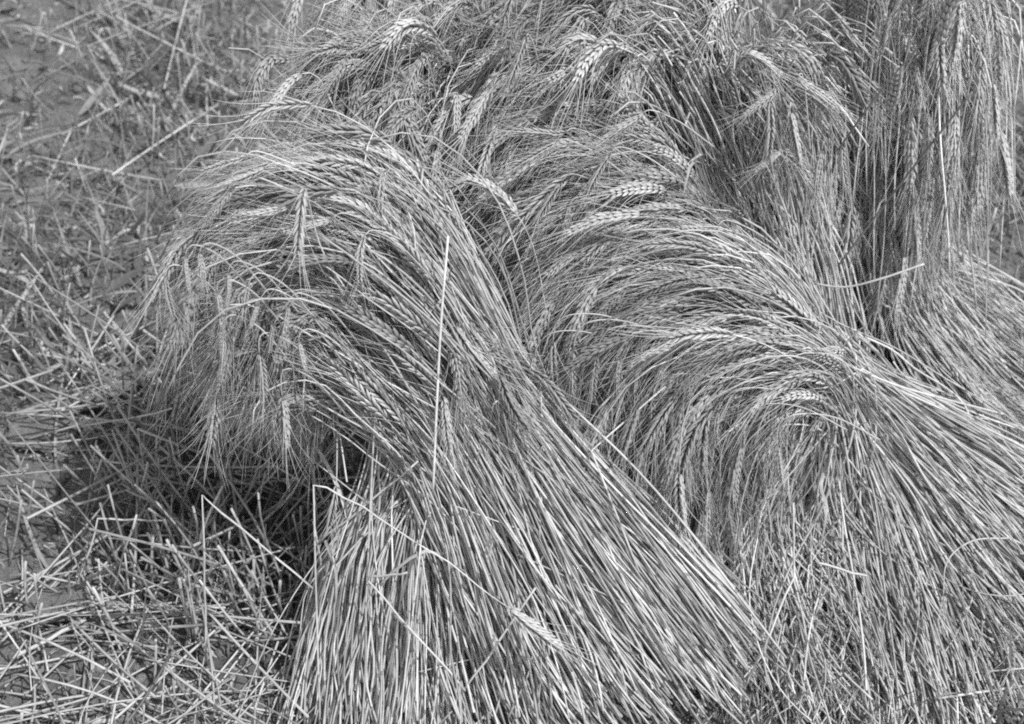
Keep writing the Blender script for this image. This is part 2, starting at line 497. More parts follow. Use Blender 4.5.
A_edge = Bundle([   # heads of the same sheaf fallen back along its right flank
    [(405, 190, 1.20), (425, 260, 1.16), (450, 330, 1.12), (470, 390, 1.09), (480, 430, 1.07)],
    [(415, 190, 1.22), (440, 265, 1.18), (475, 345, 1.14), (510, 410, 1.11), (535, 450, 1.09)],
    [(425, 200, 1.24), (455, 275, 1.2), (500, 365, 1.16), (550, 440, 1.13), (595, 490, 1.11)],
], 55, (.02, .02, .02), ear=.75, splay=(.015, .012, .022), droop=.01, short=.5)
SA = Sheaf(G(520, 700), 'large sheaf bent over to the left with its cut butts fanned across the foreground', [A_top, A_hang, A_edge, A_under], 95, 62)

# ---- middle right sheaf, heads combed to the left and butts fanned to the right
B_head = Bundle([
    [(880, 745, .955), (862, 560, 1.16), (846, 450, 1.23), (818, 378, 1.22), (782, 388, 1.20), (752, 415, 1.19), (736, 452, 1.18), (732, 505, 1.17)],
    [(940, 745, .955), (900, 560, 1.17), (862, 450, 1.23), (816, 370, 1.22), (768, 350, 1.2), (704, 366, 1.19), (668, 415, 1.18), (656, 500, 1.17)],
    [(1010, 700, 1.03), (940, 540, 1.2), (878, 440, 1.24), (816, 363, 1.23), (750, 322, 1.22), (672, 314, 1.21), (604, 368, 1.20), (582, 480, 1.17)],
    [(1060, 610, 1.15), (975, 500, 1.25), (894, 422, 1.26), (814, 355, 1.25), (750, 292, 1.24), (665, 262, 1.25), (578, 300, 1.24), (542, 430, 1.2)],
    [(1080, 510, 1.31), (1000, 452, 1.3), (910, 405, 1.29), (816, 345, 1.27), (755, 274, 1.27), (670, 236, 1.28), (578, 256, 1.28), (522, 315, 1.26), (510, 370, 1.24)],
], 1150, (.05, .05, .03, .02, .04, .05, .045, .04), ear=.62, splay=(.022, .012, .026), droop=.03, short=.30, fly=.1)
B_top = Bundle([   # shorter heads laid over the back of the same sheaf
    [(800, 390, 1.33), (765, 300, 1.32), (715, 245, 1.31), (655, 215, 1.3), (600, 222, 1.28), (560, 255, 1.27)],
    [(790, 370, 1.36), (748, 275, 1.36), (695, 215, 1.36), (635, 180, 1.35), (575, 185, 1.33), (530, 225, 1.31)],
    [(780, 360, 1.4), (730, 260, 1.4), (675, 190, 1.4), (620, 150, 1.39), (560, 145, 1.37), (515, 180, 1.35)],
], 460, (.04, .04, .04), ear=.7, splay=(.02, .012, .03), droop=.02, short=.4)
B_butt = Bundle([
    [(806, 356, 1.255), (765, 415, 1.24), (705, 490, 1.2), (682, 580, 1.16), (678, 660, 1.08)],
    [(811, 354, 1.255), (795, 420, 1.24), (755, 510, 1.2), (755, 620, 1.13), (775, 740, .96)],
    [(817, 352, 1.255), (830, 420, 1.25), (840, 510, 1.22), (875, 620, 1.13), (920, 740, .96)],
    [(823, 352, 1.255), (860, 412, 1.27), (905, 490, 1.26), (975, 590, 1.18), (1050, 690, 1.04)],
    [(828, 350, 1.255), (885, 392, 1.29), (950, 432, 1.31), (1020, 480, 1.33), (1100, 540, 1.28)],
], 1700, (.02, .045, .05, .05, .04), ear=0.04, splay=(.012, .016, .028), droop=.0, weave=.13, tone=(.65, 1.25), cut=.0, short=.18)
SB = Sheaf(G(850, 640), 'sheaf with curling heads combed to the left and loose butts spread to the right', [B_head, B_top, B_butt], 80, 45)

# ---- upright sheaf behind it
C1 = Bundle([
    [(775, 420, 1.4), (748, 300, 1.42), (715, 190, 1.44), (690, 100, 1.44), (672, 40, 1.42), (640, 20, 1.38)],
    [(790, 420, 1.4), (775, 300, 1.42), (757, 190, 1.44), (740, 110, 1.44), (745, 70, 1.43), (770, 72, 1.41), (790, 100, 1.4)],
    [(815, 420, 1.4), (800, 300, 1.42), (785, 190, 1.44), (772, 115, 1.45), (775, 80, 1.44), (800, 80, 1.42), (820, 115, 1.41)],
    [(850, 420, 1.4), (830, 300, 1.43), (815, 190, 1.46), (805, 100, 1.47), (815, 40, 1.46), (840, 20, 1.45), (860, 50, 1.42)],
], 700, (.06, .05, .05, .05), ear=.02, splay=(.014, .014, .02), droop=.01, tone=(.68, 1.25))
C2 = Bundle([
    [(790, 350, 1.38), (768, 220, 1.37), (735, 130, 1.37), (725, 95, 1.36), (745, 85, 1.35), (762, 110, 1.34), (770, 150, 1.33)],
    [(805, 350, 1.38), (785, 220, 1.37), (765, 120, 1.37), (770, 80, 1.36), (800, 95, 1.35), (818, 120, 1.34), (832, 155, 1.33)],
], 26, (.02, .02), ear=.6, splay=(.01, .015, .035), droop=.02, tone=(.8, 1.3), short=.4)
C3 = Bundle([
    [(755, 340, 1.37), (728, 260, 1.37), (692, 180, 1.385), (655, 105, 1.39), (625, 60, 1.39), (595, 60, 1.38), (580, 90, 1.37)],
    [(775, 340, 1.37), (752, 260, 1.37), (722, 170, 1.385), (690, 90, 1.4), (665, 40, 1.4), (640, 30, 1.4), (622, 60, 1.39)],
    [(795, 340, 1.38), (775, 260, 1.38), (750, 170, 1.39), (725, 90, 1.4), (705, 40, 1.4), (690, 30, 1.4), (670, 60, 1.39)],
], 240, (.02, .025, .025), ear=.08, splay=(.012, .012, .022), droop=.015, tone=(.65, 1.2), short=.3)
SC = Sheaf(G(800, 420), 'upright sheaf of bare dark stems between the combed heads and the pale hanging ears', [C1, C2, C3], 24)

# ---- sheaf at the top middle, heads drooping to the left
D1 = Bundle([
    [(620, 400, 1.52), (600, 300, 1.52), (575, 200, 1.52), (545, 140, 1.5), (510, 130, 1.46), (485, 180, 1.43), (475, 230, 1.40)],
    [(650, 400, 1.52), (640, 300, 1.53), (615, 190, 1.53), (580, 105, 1.52), (540, 85, 1.49), (512, 120, 1.46), (500, 170, 1.42)],
    [(690, 400, 1.52), (690, 300, 1.52), (660, 190, 1.52), (630, 110, 1.52), (590, 70, 1.5), (555, 90, 1.46), (540, 140, 1.42)],
    [(720, 400, 1.52), (725, 300, 1.5), (700, 190, 1.5), (668, 100, 1.5), (630, 50, 1.48), (595, 55, 1.45), (575, 100, 1.42)],
    [(750, 400, 1.52), (745, 300, 1.52), (725, 190, 1.55), (700, 90, 1.58), (670, 10, 1.58), (630, -10, 1.55), (605, 40, 1.5)],
], 800, (.07, .07, .06, .07), ear=.5, splay=(.02, .025, .045), droop=.03, weave=.15, short=.25)
SD = Sheaf(G(690, 400), 'sheaf at the middle of the top with dense bearded heads drooping over', [D1], 40)

# ---- sheaf behind the left arch
F1 = Bundle([
    [(440, 420, 1.5), (420, 300, 1.5), (395, 200, 1.5), (365, 125, 1.5), (335, 95, 1.47), (305, 100, 1.44), (290, 130, 1.42)],
    [(460, 420, 1.5), (445, 300, 1.5), (425, 200, 1.5), (400, 115, 1.5), (375, 80, 1.47), (345, 90, 1.44), (330, 140, 1.41)],
    [(490, 420, 1.5), (475, 300, 1.5), (455, 200, 1.51), (440, 110, 1.52), (425, 60, 1.5), (405, 80, 1.46), (395, 150, 1.42)],
    [(520, 420, 1.5), (510, 300, 1.52), (495, 200, 1.54), (480, 110, 1.56), (460, 40, 1.56), (430, 25, 1.53), (400, 60, 1.5)],
], 560, (.05, .05, .05, .06), ear=.45, splay=(.02, .02, .04), droop=.04, weave=.15, short=.25)
SF = Sheaf(G(470, 410), 'sheaf standing behind the left arch with ears nodding over a dark gap', [F1], 30)

# ---- back of the shock along the top edge
H1 = Bundle([
    [(420, 300, 1.8), (410, 180, 1.8), (400, 80, 1.8), (390, 10, 1.8), (370, -20, 1.77), (345, 10, 1.73), (335, 60, 1.7)],
    [(520, 300, 1.8), (520, 180, 1.8), (515, 80, 1.8), (505, 0, 1.8), (480, -20, 1.76), (455, 10, 1.72), (440, 70, 1.68)],
    [(640, 300, 1.8), (640, 180, 1.8), (635, 80, 1.8), (625, -10, 1.8), (600, -30, 1.76), (570, 0, 1.72), (555, 60, 1.68)],
    [(760, 300, 1.8), (755, 180, 1.8), (750, 80, 1.8), (740, -10, 1.8), (720, -30, 1.76), (700, 10, 1.72), (690, 70, 1.68)],
], 700, (.05, .05, .06, .07), ear=.55, splay=(.03, .02, .035), droop=.04)
SH = Sheaf(G(590, 300), 'rear sheaf closing the shock along the top, only its crowded heads showing', [H1], 16)

# ---- pale sheaf at the right, ears hanging
E1 = Bundle([
    [(850, 380, 1.6), (845, 250, 1.62), (835, 130, 1.64), (840, 30, 1.64), (862, 0, 1.6), (876, 50, 1.55), (874, 150, 1.5), (868, 230, 1.48)],
    [(880, 370, 1.62), (870, 250, 1.64), (862, 130, 1.66), (868, 20, 1.66), (893, -10, 1.62), (906, 50, 1.56), (905, 160, 1.52), (900, 250, 1.5)],
    [(910, 360, 1.64), (895, 250, 1.66), (888, 130, 1.68), (900, 10, 1.68), (925, -20, 1.64), (936, 40, 1.58), (936, 160, 1.54), (932, 250, 1.52)],
    [(940, 350, 1.66), (922, 250, 1.68), (915, 130, 1.7), (930, 10, 1.7), (955, -20, 1.66), (968, 40, 1.6), (965, 120, 1.56)],
], 560, (.06, .05, .05, .06), ear=.4, splay=(.02, .022, .05), droop=.04, tone=(.82, 1.4), short=.45, weave=.2)
E3 = Bundle([   # tall stems standing straight up out of it
    [(865, 350, 1.56), (850, 230, 1.54), (846, 100, 1.5), (850, -20, 1.46), (858, -70, 1.44)],
    [(905, 345, 1.58), (885, 230, 1.56), (885, 100, 1.52), (900, -20, 1.48), (915, -70, 1.46)],
    [(950, 340, 1.6), (930, 230, 1.58), (935, 100, 1.54), (965, -20, 1.5), (985, -70, 1.48)],
], 200, (.03, .03, .03), ear=.5, splay=(.02, .02, .03), droop=.0, tone=(.82, 1.4), short=.5, r=(.0008, .0014))
E2 = Bundle([   # its butts flaring out to the right
    [(845, 130, 1.55), (862, 230, 1.56), (895, 320, 1.54), (940, 400, 1.46), (985, 450, 1.4)],
    [(865, 120, 1.57), (885, 220, 1.58), (925, 300, 1.57), (980, 370, 1.53), (1040, 425, 1.46)],
    [(890, 120, 1.6), (915, 200, 1.62), (955, 270, 1.62), (1010, 330, 1.6), (1070, 385, 1.55)],
], 560, (.03, .03, .03), ear=0.12, splay=(.012, .02, .035), droop=0, tone=(.75, 1.3), weave=.15)
SE = Sheaf(G(920, 350), 'pale sheaf at the right edge with long ears hanging straight down', [E1, E2, E3], 24)

for s in SHEAVES: s.root = s.build()

# ------------------------------------------------------------------ ground
def axis(lo, hi, step, far):
    a = np.arange(lo, hi, step); g = []; d = step
    e = hi
    while e < far: d *= 1.35; e += d; g.append(e)
    g2 = []; d = step; e = lo
    while e > -far: d *= 1.35; e -= d; g2.append(e)
    return np.concatenate([g2[::-1], a, g])
gx = axis(-1.5, 1.5, .012, 80); gy = axis(.55, 3.6, .012, 80)
X, Y = np.meshgrid(gx, gy)
Z = ground_z(X, Y)
nx, ny = len(gx), len(gy)
ii = (np.arange(ny - 1)[:, None] * nx + np.arange(nx - 1)[None]).ravel()
q = np.stack([ii, ii + 1, ii + nx + 1, ii + nx], 1)
gme = make_mesh('ground', np.stack([X, Y, Z], -1).reshape(-1, 3), q.ravel(), np.arange(len(q)) * 4, np.full(len(q), 4), np.ones(nx * ny), np.zeros(nx * ny), M_SOIL)
tag(link('ground', gme), kind='structure')

def on_ground(n, xr=(-1.35, 1.35), yr=(.75, 3.6), patchy=True):
    """points spread so that density falls off slowly with distance"""
    y = yr[0] + (yr[1] - yr[0]) * U(0, 1, n) ** 1.15
    x = U(-1, 1, n) * (xr[1] * (.52 + .14 * y))
    if patchy:                                           # thin out over bare patches and to deepen the shade beside the sheaf
        bare = np.clip((vnoise(x * 4.2, y * 4.2, 21) * .65 + vnoise(x * 11, y * 11, 22) * .35 - .36) * 5, .38, 1)
        for (hx, hy, r, d) in HOLLOWS[:2] + HOLLOWS[3:4]: bare = bare * (1 - .85 * np.exp(-((x - hx) ** 2 + (y - hy) ** 2) / (1.3 * r * r)))
        qx, qy, _ = project(np.stack([x, y, np.zeros(n)], -1))
        bare = np.where((qx > 320) & (qx < 960) & (qy > 500), .08, bare)      # flattened under the feet of the sheaves
        move = U(0, 1, n) > bare
        x = np.where(move, x + np.where(U(0, 1, n) < .5, -1, 1) * 1.6, x)
    return x, y

# lying straw: pieces that rest on the ground
def lying(n, lr, lift, x=None, y=None, M=7, bend=.05, tilt=.1):
    if x is None: x, y = on_ground(n)
    L = U(lr[0], lr[1], n); a = U(0, math.pi, n)
    t = np.linspace(-.5, .5, M)[None]
    bx = rng.normal(size=n) * bend
    px = x[:, None] + L[:, None] * (np.cos(a)[:, None] * t - np.sin(a)[:, None] * bx[:, None] * (4 * t * t - 1))
    py = y[:, None] + L[:, None] * (np.sin(a)[:, None] * t + np.cos(a)[:, None] * bx[:, None] * (4 * t * t - 1))
    h = U(lift[0], lift[1], n)
    zc = ground_z(x, y) + h
    tl = rng.normal(size=n) * tilt
    pz = np.maximum(zc[:, None] + L[:, None] * t * tl[:, None], ground_z(px, py) + .002)
    return np.stack([px, py, pz], -1)
def standing(n, hr, lean, x=None, y=None, M=6, curve=.25):
    if x is None: x, y = on_ground(n)
    h = U(hr[0], hr[1], n); d = rng.normal(size=(n, 2)) * lean; k = rng.normal(size=(n, 2)) * curve
    t = np.linspace(0, 1, M)[None, :, None]
    xy = np.stack([x, y], -1)[:, None] + h[:, None, None] * (d[:, None] * t + k[:, None] * t * t)
    z = ground_z(x, y)[:, None] - .006 + h[:, None] * t[..., 0]
    return np.concatenate([xy, z[..., None]], -1)

def geo_parts(g): return (g.V, g.quads, g.tone, g.along)
O0 = np.zeros(3)
# fine litter: broken straw, chaff, leaf shreds
parts = []
p = lying(5200, (.004, .022), (.001, .014)); parts.append(geo_parts(tube_geo(p, np.repeat(U(.0004, .0010, (5200, 1)), 7, 1), U(.35, 1.2, 5200), 4, .7)))
p = lying(620, (.08, .28), (.003, .03), tilt=.16); parts.append(geo_parts(tube_geo(p, np.repeat(U(.0006, .0014, (620, 1)), 7, 1), U(.45, 1.2, 620), 4)))
p = lying(9500, (.008, .06), (.001, .016), bend=.35, tilt=.4); parts.append(geo_parts(ribbon_geo(p, U(.0012, .0035, (9500, 1)) * np.sin(np.linspace(.25, 3.0, 7))[None], U(.35, 1.25, 9500), 3)))
g_ = np.array([G(U(-20, 335), U(600, 745)) for _ in range(90)])
p = lying(90, (.12, .42), (.003, .05), g_[:, 0], g_[:, 1], tilt=.15); PALE = geo_parts(tube_geo(p, np.repeat(U(.0008, .0019, (90, 1)), 7, 1), U(.75, 1.35, 90), 4))
parts.append(PALE)
tag(merged('straw_litter', parts, M_LITTER, O0), 'broken straw, chaff and leaf shreds covering the soil between the stubble', 'litter')
# low grass and weeds growing through the stubble
n = 10000
x, y = on_ground(n)
keep = (vnoise(x * 2.3 + 5, y * 2.3, 9) + .22 * np.clip(y - 1.6, 0, 1)) > .50
x, y = x[keep], y[keep]; n = len(x)
p = standing(n, (.03, .13), .35, x, y, 7, .5)
hw = U(.0010, .0028, (n, 1)) * np.interp(np.linspace(0, 1, 7), (0, .3, .8, 1), (.7, 1, .6, .05))[None]
tag(merged('grass', [geo_parts(ribbon_geo(p, hw, U(.35, 1.8, n), 1.2))], M_GRASS, O0), 'low grass and weeds growing between the stubble', 'grass')

n = 1500
x, y = on_ground(n, yr=(1.5, 3.8))
p = standing(n, (.03, .09), .9, x, y, 7, .6)
hw = U(.003, .008, (n, 1)) * np.interp(np.linspace(0, 1, 7), (0, .35, .8, 1), (.25, 1, .6, .05))[None]
tag(merged('weeds', [geo_parts(ribbon_geo(p, hw, U(.35, 2.6, n), 1.2))], M_GRASS, O0), 'broad leaved weeds and dry leaves in the stubble beyond the sheaves', 'weeds')

# crumbs of soil
def rock_template(seed, sub=2):
    import bmesh
    bm = bmesh.new(); bmesh.ops.create_icosphere(bm, subdivisions=sub, radius=1)
    r = np.random.default_rng(seed); ph = r.uniform(0, 9, 6)
    V = np.array([v.co for v in bm.verts]); F = [[v.index for v in f.verts] for f in bm.faces]; bm.free()
    d = 1 + .22 * np.sin(V[:, 0] * 3.1 + ph[0]) * np.sin(V[:, 1] * 2.7 + ph[1]) + .16 * np.sin(V[:, 2] * 5 + ph[2] + V[:, 0] * 4) + (.08 if sub < 3 else .012) * r.normal(size=len(V))
    return V * d[:, None], np.array(F)
RT_V, RT_F = rock_template(3, 1)
n = 5200; x, y = on_ground(n, patchy=False)
s = U(.002, .009, n) * np.where(U(0, 1, n) < .04, 2.2, 1)
rotm = np.linalg.qr(rng.normal(size=(n, 3, 3)))[0]
V = np.einsum('nij,vj->nvi', rotm, RT_V) * s[:, None, None]
V[..., 2] *= .7
V += np.stack([x, y, ground_z(x, y) + s * .3], -1)[:, None]
ql = (RT_F[None] + (np.arange(n) * len(RT_V))[:, None, None]).reshape(-1); f = n * len(RT_F)
me = make_mesh('soil_crumbs', V.reshape(-1, 3), ql, np.arange(f) * 3, np.full(f, 3), np.ones(n * len(RT_V)), np.zeros(n * len(RT_V)), M_CLOD)
tag(link('soil_crumbs', me), 'loose crumbs of dry soil between the stubble', 'soil', kind='stuff')

# bigger flat clods
def clod(px, py, sx, sy, sz, rz, label, seed, lift=.01, tilt=0.0):
    V, F = rock_template(seed, 5)
    V = V * (1 + .10 * (vnoise(V[:, 0] * 5 + 9, V[:, 1] * 5 + V[:, 2] * 3, seed) - .5) + .07 * (vnoise(V[:, 0] * 14, V[:, 1] * 14 + V[:, 2] * 9, seed + 1) - .5))[:, None]
    V = V * (sx, sy, sz)
    c, s_ = math.cos(rz), math.sin(rz)
    V = V @ np.array(((c, s_, 0), (-s_, c, 0), (0, 0, 1)))
    g = G(px, py); base = np.array((g[0], g[1], float(ground_z(g[0], g[1]))))
    me = make_mesh('soil_clod', V + np.stack([0 * V[:, 0], 0 * V[:, 0], lift + tilt * V[:, 0]], -1), F.ravel(), np.arange(len(F)) * 3, np.full(len(F), 3), np.ones(len(V)), np.zeros(len(V)), M_CLOD)
    tag(link('soil_clod', me, loc=base), label, 'clod', 'dry clods of soil in the stubble')
clod(112, 408, .080, .024, .011, .45, 'long flat pale clod tilted over a dark hollow by the left sheaf', 11, .05, .22)
clod(48, 432, .06, .04, .016, .1, 'smaller flat clod beyond the end of the long pale clod', 12)
clod(60, 612, .05, .03, .012, .3, 'low flat clod with a thick pale straw lying just below it', 13)

# stubble: cut stems, the ones that show largest each an object
def stub_root(paths, rad, tone, label, cat, name, group, mat, sides=6):
    g = tube_geo(paths, rad, tone, sides)
    for i in range(len(paths)):
        b = paths[i, 0]
        tag(link(name, g.mesh(np.array([i]), name, mat, b), loc=b), label, cat, group)
n = 260
x, y = on_ground(n * 4, yr=(.9, 3.0))
px, py, _ = project(np.stack([x, y, np.zeros_like(x)], -1))
k = np.nonzero((px > -30) & (px < 1050) & (py > 20) & (py < 760) & ((px < 330 - .0 * py) | (px > 930)))[0][:n]
e_ = np.array([G(U(150, 325), U(540, 665)) for _ in range(40)])
x, y = np.concatenate([x[k], e_[:, 0]]), np.concatenate([y[k], e_[:, 1]]); k = np.arange(len(x))
p = standing(len(k), (.05, .14), .24, x, y, 6, .06)
stub_root(p, np.repeat(U(.0012, .0020, (len(k), 1)), 6, 1), U(.5, 1.05, len(k)), 'short cut wheat stem standing in the stubble around the shock', 'stubble stem', 'stubble_stem',
          'cut stems of the stubble', M_STRAW)
n = 1200
p = standing(n, (.03, .12), .35, M=5, curve=.08)
tag(merged('stubble', [geo_parts(tube_geo(p, np.repeat(U(.0009, .0016, (n, 1)), 5, 1), U(.4, 1.1, n), 4))], M_STRAW, O0), 'dense cut stubble standing over the whole field', 'stubble')
# loose straws one can tell from the litter
n = 170
x, y = on_ground(n * 3, yr=(.86, 3.1))
px, py, _ = project(np.stack([x, y, np.zeros_like(x)], -1))
k = np.nonzero((px < 340) | (px > 940))[0][:n]
e_ = np.array([G(U(90, 330), U(390, 560)) for _ in range(70)])
p2 = lying(70, (.16, .40), (.02, .12), e_[:, 0], e_[:, 1], 7, .03, .35)
p = lying(len(k), (.10, .34), (.008, .07), x[k], y[k], 7, .02, .22)
p = np.concatenate([p, p2]); k = np.arange(len(p))
stub_root(p, np.repeat(U(.0011, .0020, (len(k), 1)), 7, 1), U(.7, 1.25, len(k)), 'loose straw lying across the stubble beside the shock', 'straw', 'loose_straw', 'loose straws strewn on the stubble', M_STRAW)

# dark leaning stems in the shade under the arch of the front sheaf
n = 230
gx0, gy0 = [], []
for _ in range(n):
    g = G(U(120, 330), U(400, 600)); gx0.append(g[0]); gy0.append(g[1])
p = standing(n, (.10, .26), .55, np.array(gx0), np.array(gy0), 6, .12)
tag(merged('shaded_stubble', [geo_parts(tube_geo(p, np.repeat(U(.0013, .0021, (n, 1)), 6, 1), U(.4, 1.0, n), 4))], M_STRAW, O0), 'tangled stubble leaning in the shade under the bent sheaf', 'stubble')

# ------------------------------------------------------------------ single straws the eye picks out
def hero(pts, r, label, tone=1.15, ear=0.0, kinks=True, name='bent_straw', cat='straw', of=None):
    """a straw through (px,py,y) points; sharp kinks keep straight legs between them"""
    w = np.array([P(*q) for q in pts])
    if kinks:
        out = []
        for a, b in zip(w[:-1], w[1:]):
            t = np.linspace(0, 1, 7)[:, None] if a is w[-2] else np.linspace(0, 1, 7)[:-1, None]
            out.append(a + (b - a) * t)
        path = np.concatenate(out + ([w[-1:]] if False else []))
        if np.linalg.norm(path[-1] - w[-1]) > 1e-6: path = np.concatenate([path, w[-1:]])
        path = path + rng.normal(size=path.shape) * .0007
    else:
        path = catmull(w[None], 26)[0]
    base = path[0].copy(); tone *= .9
    tot = plen(path[None])
    if ear:
        el = np.array([ear]); end = tot - el
        sp = arcsample(path[None], end[:, None] * np.linspace(0, 1, 30)[None])
    else: sp = path[None]
    rad = np.full((1, sp.shape[1]), r * .72)
    if ear: rad *= np.interp(np.linspace(0, 1, sp.shape[1]), (0, .5, 1), (1, .9, .55))[None]
    g = tube_geo(sp, rad, np.array([tone]), 6)
    if of is not None:                                   # a stalk of one of the sheaves: its straw and ear are parts of that sheaf
        root, base = of.root, of.base
    elif not ear:
        return tag(link(name, g.mesh(np.array([0]), name, M_STRAW, base), loc=base), label, cat)
    else:
        root = link(name, None, loc=base); root.empty_display_size = .02
        tag(root, label, cat)
    link('straw', g.mesh(np.array([0]), 'straw', M_STRAW, base), root)
    e, a, _ = ears_on(path[None], el, np.array([min(tone * .95, 1.06)]), int(rng.integers(3)))
    eo = link('wheat_ear', e.mesh(np.array([0]), 'wheat_ear', M_EAR, base), root)
    link('awn_tuft', a.mesh(np.array([0]), 'awn_tuft', M_AWN, base), eo)
    return root

gy_ = lambda py: float(G(512, py)[1])
hero([(207, 668, gy_(668) - .01), (202, 496, 1.04), (313, 588, 1.03)], .0017, 'straw snapped into a sharp peak, one leg upright and one slanting, before the dark shade', 1.25)
hero([(321, 745, .925), (314, 480, .99), (365, 509, .98), (445, 560, .945), (565, 652, .92)], .0018, 'long straw bent to a peak and lying down across the front sheaf, eared', 1.25, ear=.085)
hero([(72, 606, gy_(606)), (99, 519, 1.16), (172, 521, 1.18)], .0017, 'straw bent square like a gallows in front of the dark hollow', 1.1)
hero([(111, 600, gy_(600)), (137, 515, 1.14)], .0019, 'straight upright straw beside the square-bent straw', 1.1)
hero([(14, 657, gy_(657) - .02), (86, 619, gy_(619) - .02)], .0036, 'thick double straw lying flat on pale soil near the lower left corner', 1.25)
hero([(40, 478, gy_(478) - .04), (132, 690, gy_(690) - .03)], .0017, 'long straw slanting down through the lower left stubble', 1.0)
hero([(16, 606, gy_(606) - .03), (127, 478, gy_(478) - .08)], .0017, 'long straw rising to the right across the square-bent straw', .95)
hero([(88, 424, 1.38), (163, 356, 1.36)], .0020, 'pale straw propped over the long flat clod', 1.05)
hero([(142, 342, 1.36), (196, 414, 1.32)], .0016, 'straw crossing the propped pale straw at its upper end', .95)
hero([(80, 427, 1.36), (172, 409, 1.3)], .0017, 'nearly level straw lying just over the long flat clod', 1.15)
hero([(448, 236, 1.12), (440, 340, 1.06), (433, 492, .985)], .0019, 'long bright straw standing alone straight up the front of the large sheaf', 1.3, kinks=False, name='loose_straw')
hero([(815, 284, 1.28), (845, 287, 1.26), (880, 279, 1.25), (924, 264, 1.25)], .0019, 'bright bowed straw poking out to the right above the tie', 1.3, kinks=False, name='loose_straw')
hero([(845, 364, 1.2), (905, 388, 1.2), (1003, 414, 1.22)], .0020, 'long pale straw lying level over the right hand butts', 1.2, kinks=False, name='loose_straw')
hero([(966, 214, 1.5), (976, 308, 1.46)], .0019, 'short upright straw against the open stubble by the pale sheaf', 1.1, name='loose_straw')
hero([(838, 266, 1.22), (905, 178, 1.20), (972, 92, 1.18)], .0016, 'long dark stem slanting across the pale hanging ears', .4, kinks=False, name='dark_stem')
hero([(838, 150, 1.24), (880, 92, 1.22), (940, 22, 1.2)], .0015, 'shorter dark stem slanting above the long dark one', .42, kinks=False, name='dark_stem')
hero([(943, 230, 1.3), (955, 165, 1.28), (968, 92, 1.27), (978, 40, 1.26)], .0013, 'thin pale stem standing over the pale sheaf at the right edge', 1.0, kinks=False, name='loose_straw')
hero([(745, 688, .97), (794, 577, 1.06), (794, 503, 1.1)], .0019, 'straw bent once in the middle standing over the right hand butts', 1.2)
hero([(818, 563, 1.06), (868, 576, 1.06)], .0020, 'short straight straw lying across the right hand butts', 1.25, name='loose_straw')
hero([(1010, 538, 1.13), (972, 541, 1.11), (947, 562, 1.09), (943, 600, 1.07), (936, 650, 1.04)], .0016, 'stem hooked downward over the right hand butts with a drooping ear', 1.1, ear=.07, kinks=False, of=SB)
hero([(800, 372, 1.2), (740, 342, 1.17), (680, 360, 1.15), (625, 385, 1.13), (587, 428, 1.12), (592, 480, 1.12)], .0018, 'long arched stem sweeping left from the tie to a single hanging ear', 1.3, ear=.075, kinks=False, of=SB)
hero([(372, 640, 1.0), (367, 578, 1.01), (408, 573, 1.0)], .0017, 'straw bent over near its top at the left of the front butts', 1.15)
hero([(368, 580, .985), (465, 690, .93)], .0017, 'straight straw slanting down to the right over the front butts', 1.2, name='loose_straw')
hero([(536, 588, .985), (462, 694, .94)], .0018, 'straight straw slanting down to the left over the front butts', 1.2, name='loose_straw')
hero([(322, 580, 1.02), (400, 498, 1.07)], .0018, 'straw crossing the peak of the long bent straw from lower left', 1.1, name='loose_straw')
hero([(316, 545, 1.05), (418, 462, 1.06)], .0017, 'straw lying parallel above the one crossing the long bent straw', 1.15, name='loose_straw')
hero([(362, 690, .98), (372, 470, 1.06), (376, 405, 1.08)], .0016, 'thin upright stem rising before the dark underside of the front sheaf', 1.15, kinks=False, name='loose_straw')
hero([(347, 482, 1.05), (338, 430, 1.1), (336, 490, 1.04), (328, 530, 1.03)], .0014, 'small stem looping over to a bearded ear beside the bent straw peak', 1.1, ear=.06, kinks=False, of=SA)
hero([(312, 690, .99), (337, 590, 1.02), (333, 555, 1.02)], .0016, 'dry stem at the left corner of the front butts', 1.1, name='loose_straw')
# nodding ears that stand out from the mass
hero([(440, 330, 1.22), (340, 120, 1.34), (315, 75, 1.35), (290, 82, 1.33), (262, 122, 1.3)], .0016, 'single ear nodding out past the top left of the sheaves', 1.2, ear=.07, kinks=False, of=SF)
hero([(440, 260, 1.36), (442, 120, 1.38), (456, 94, 1.37), (456, 140, 1.33)], .0015, 'ear hanging from a tight hook in the dark gap between the sheaves', 1.15, ear=.06, kinks=False, of=SF)
hero([(445, 290, 1.16), (410, 190, 1.16), (385, 170, 1.15), (380, 215, 1.13)], .0014, 'small hooked ear just above the back of the large sheaf', 1.2, ear=.05, kinks=False, of=SF)
hero([(470, 270, 1.36), (465, 160, 1.38), (480, 132, 1.37), (505, 150, 1.35), (510, 200, 1.32), (503, 240, 1.3)], .0015, 'ear on a wide round hook over the middle of the shock', 1.2, ear=.07, kinks=False, of=SD)
hero([(700, 290, 1.33), (668, 170, 1.34), (640, 138, 1.33), (612, 150, 1.31), (585, 215, 1.27)], .0016, 'long pale ear laid forward over the combed heads', 1.25, ear=.085, kinks=False, of=SB)
hero([(470, 330, 1.11), (420, 255, 1.12), (374, 230, 1.11), (361, 250, 1.09), (360, 285, 1.07)], .0014, 'little ear bent back over the stems of the large sheaf', 1.1, ear=.05, kinks=False, of=SA)
hero([(360, 310, 1.09), (322, 250, 1.09), (306, 190, 1.08), (302, 205, 1.07), (297, 262, 1.05)], .0014, 'pale ear hanging free in front of the arch of the large sheaf', 1.25, ear=.075, kinks=False, of=SA)
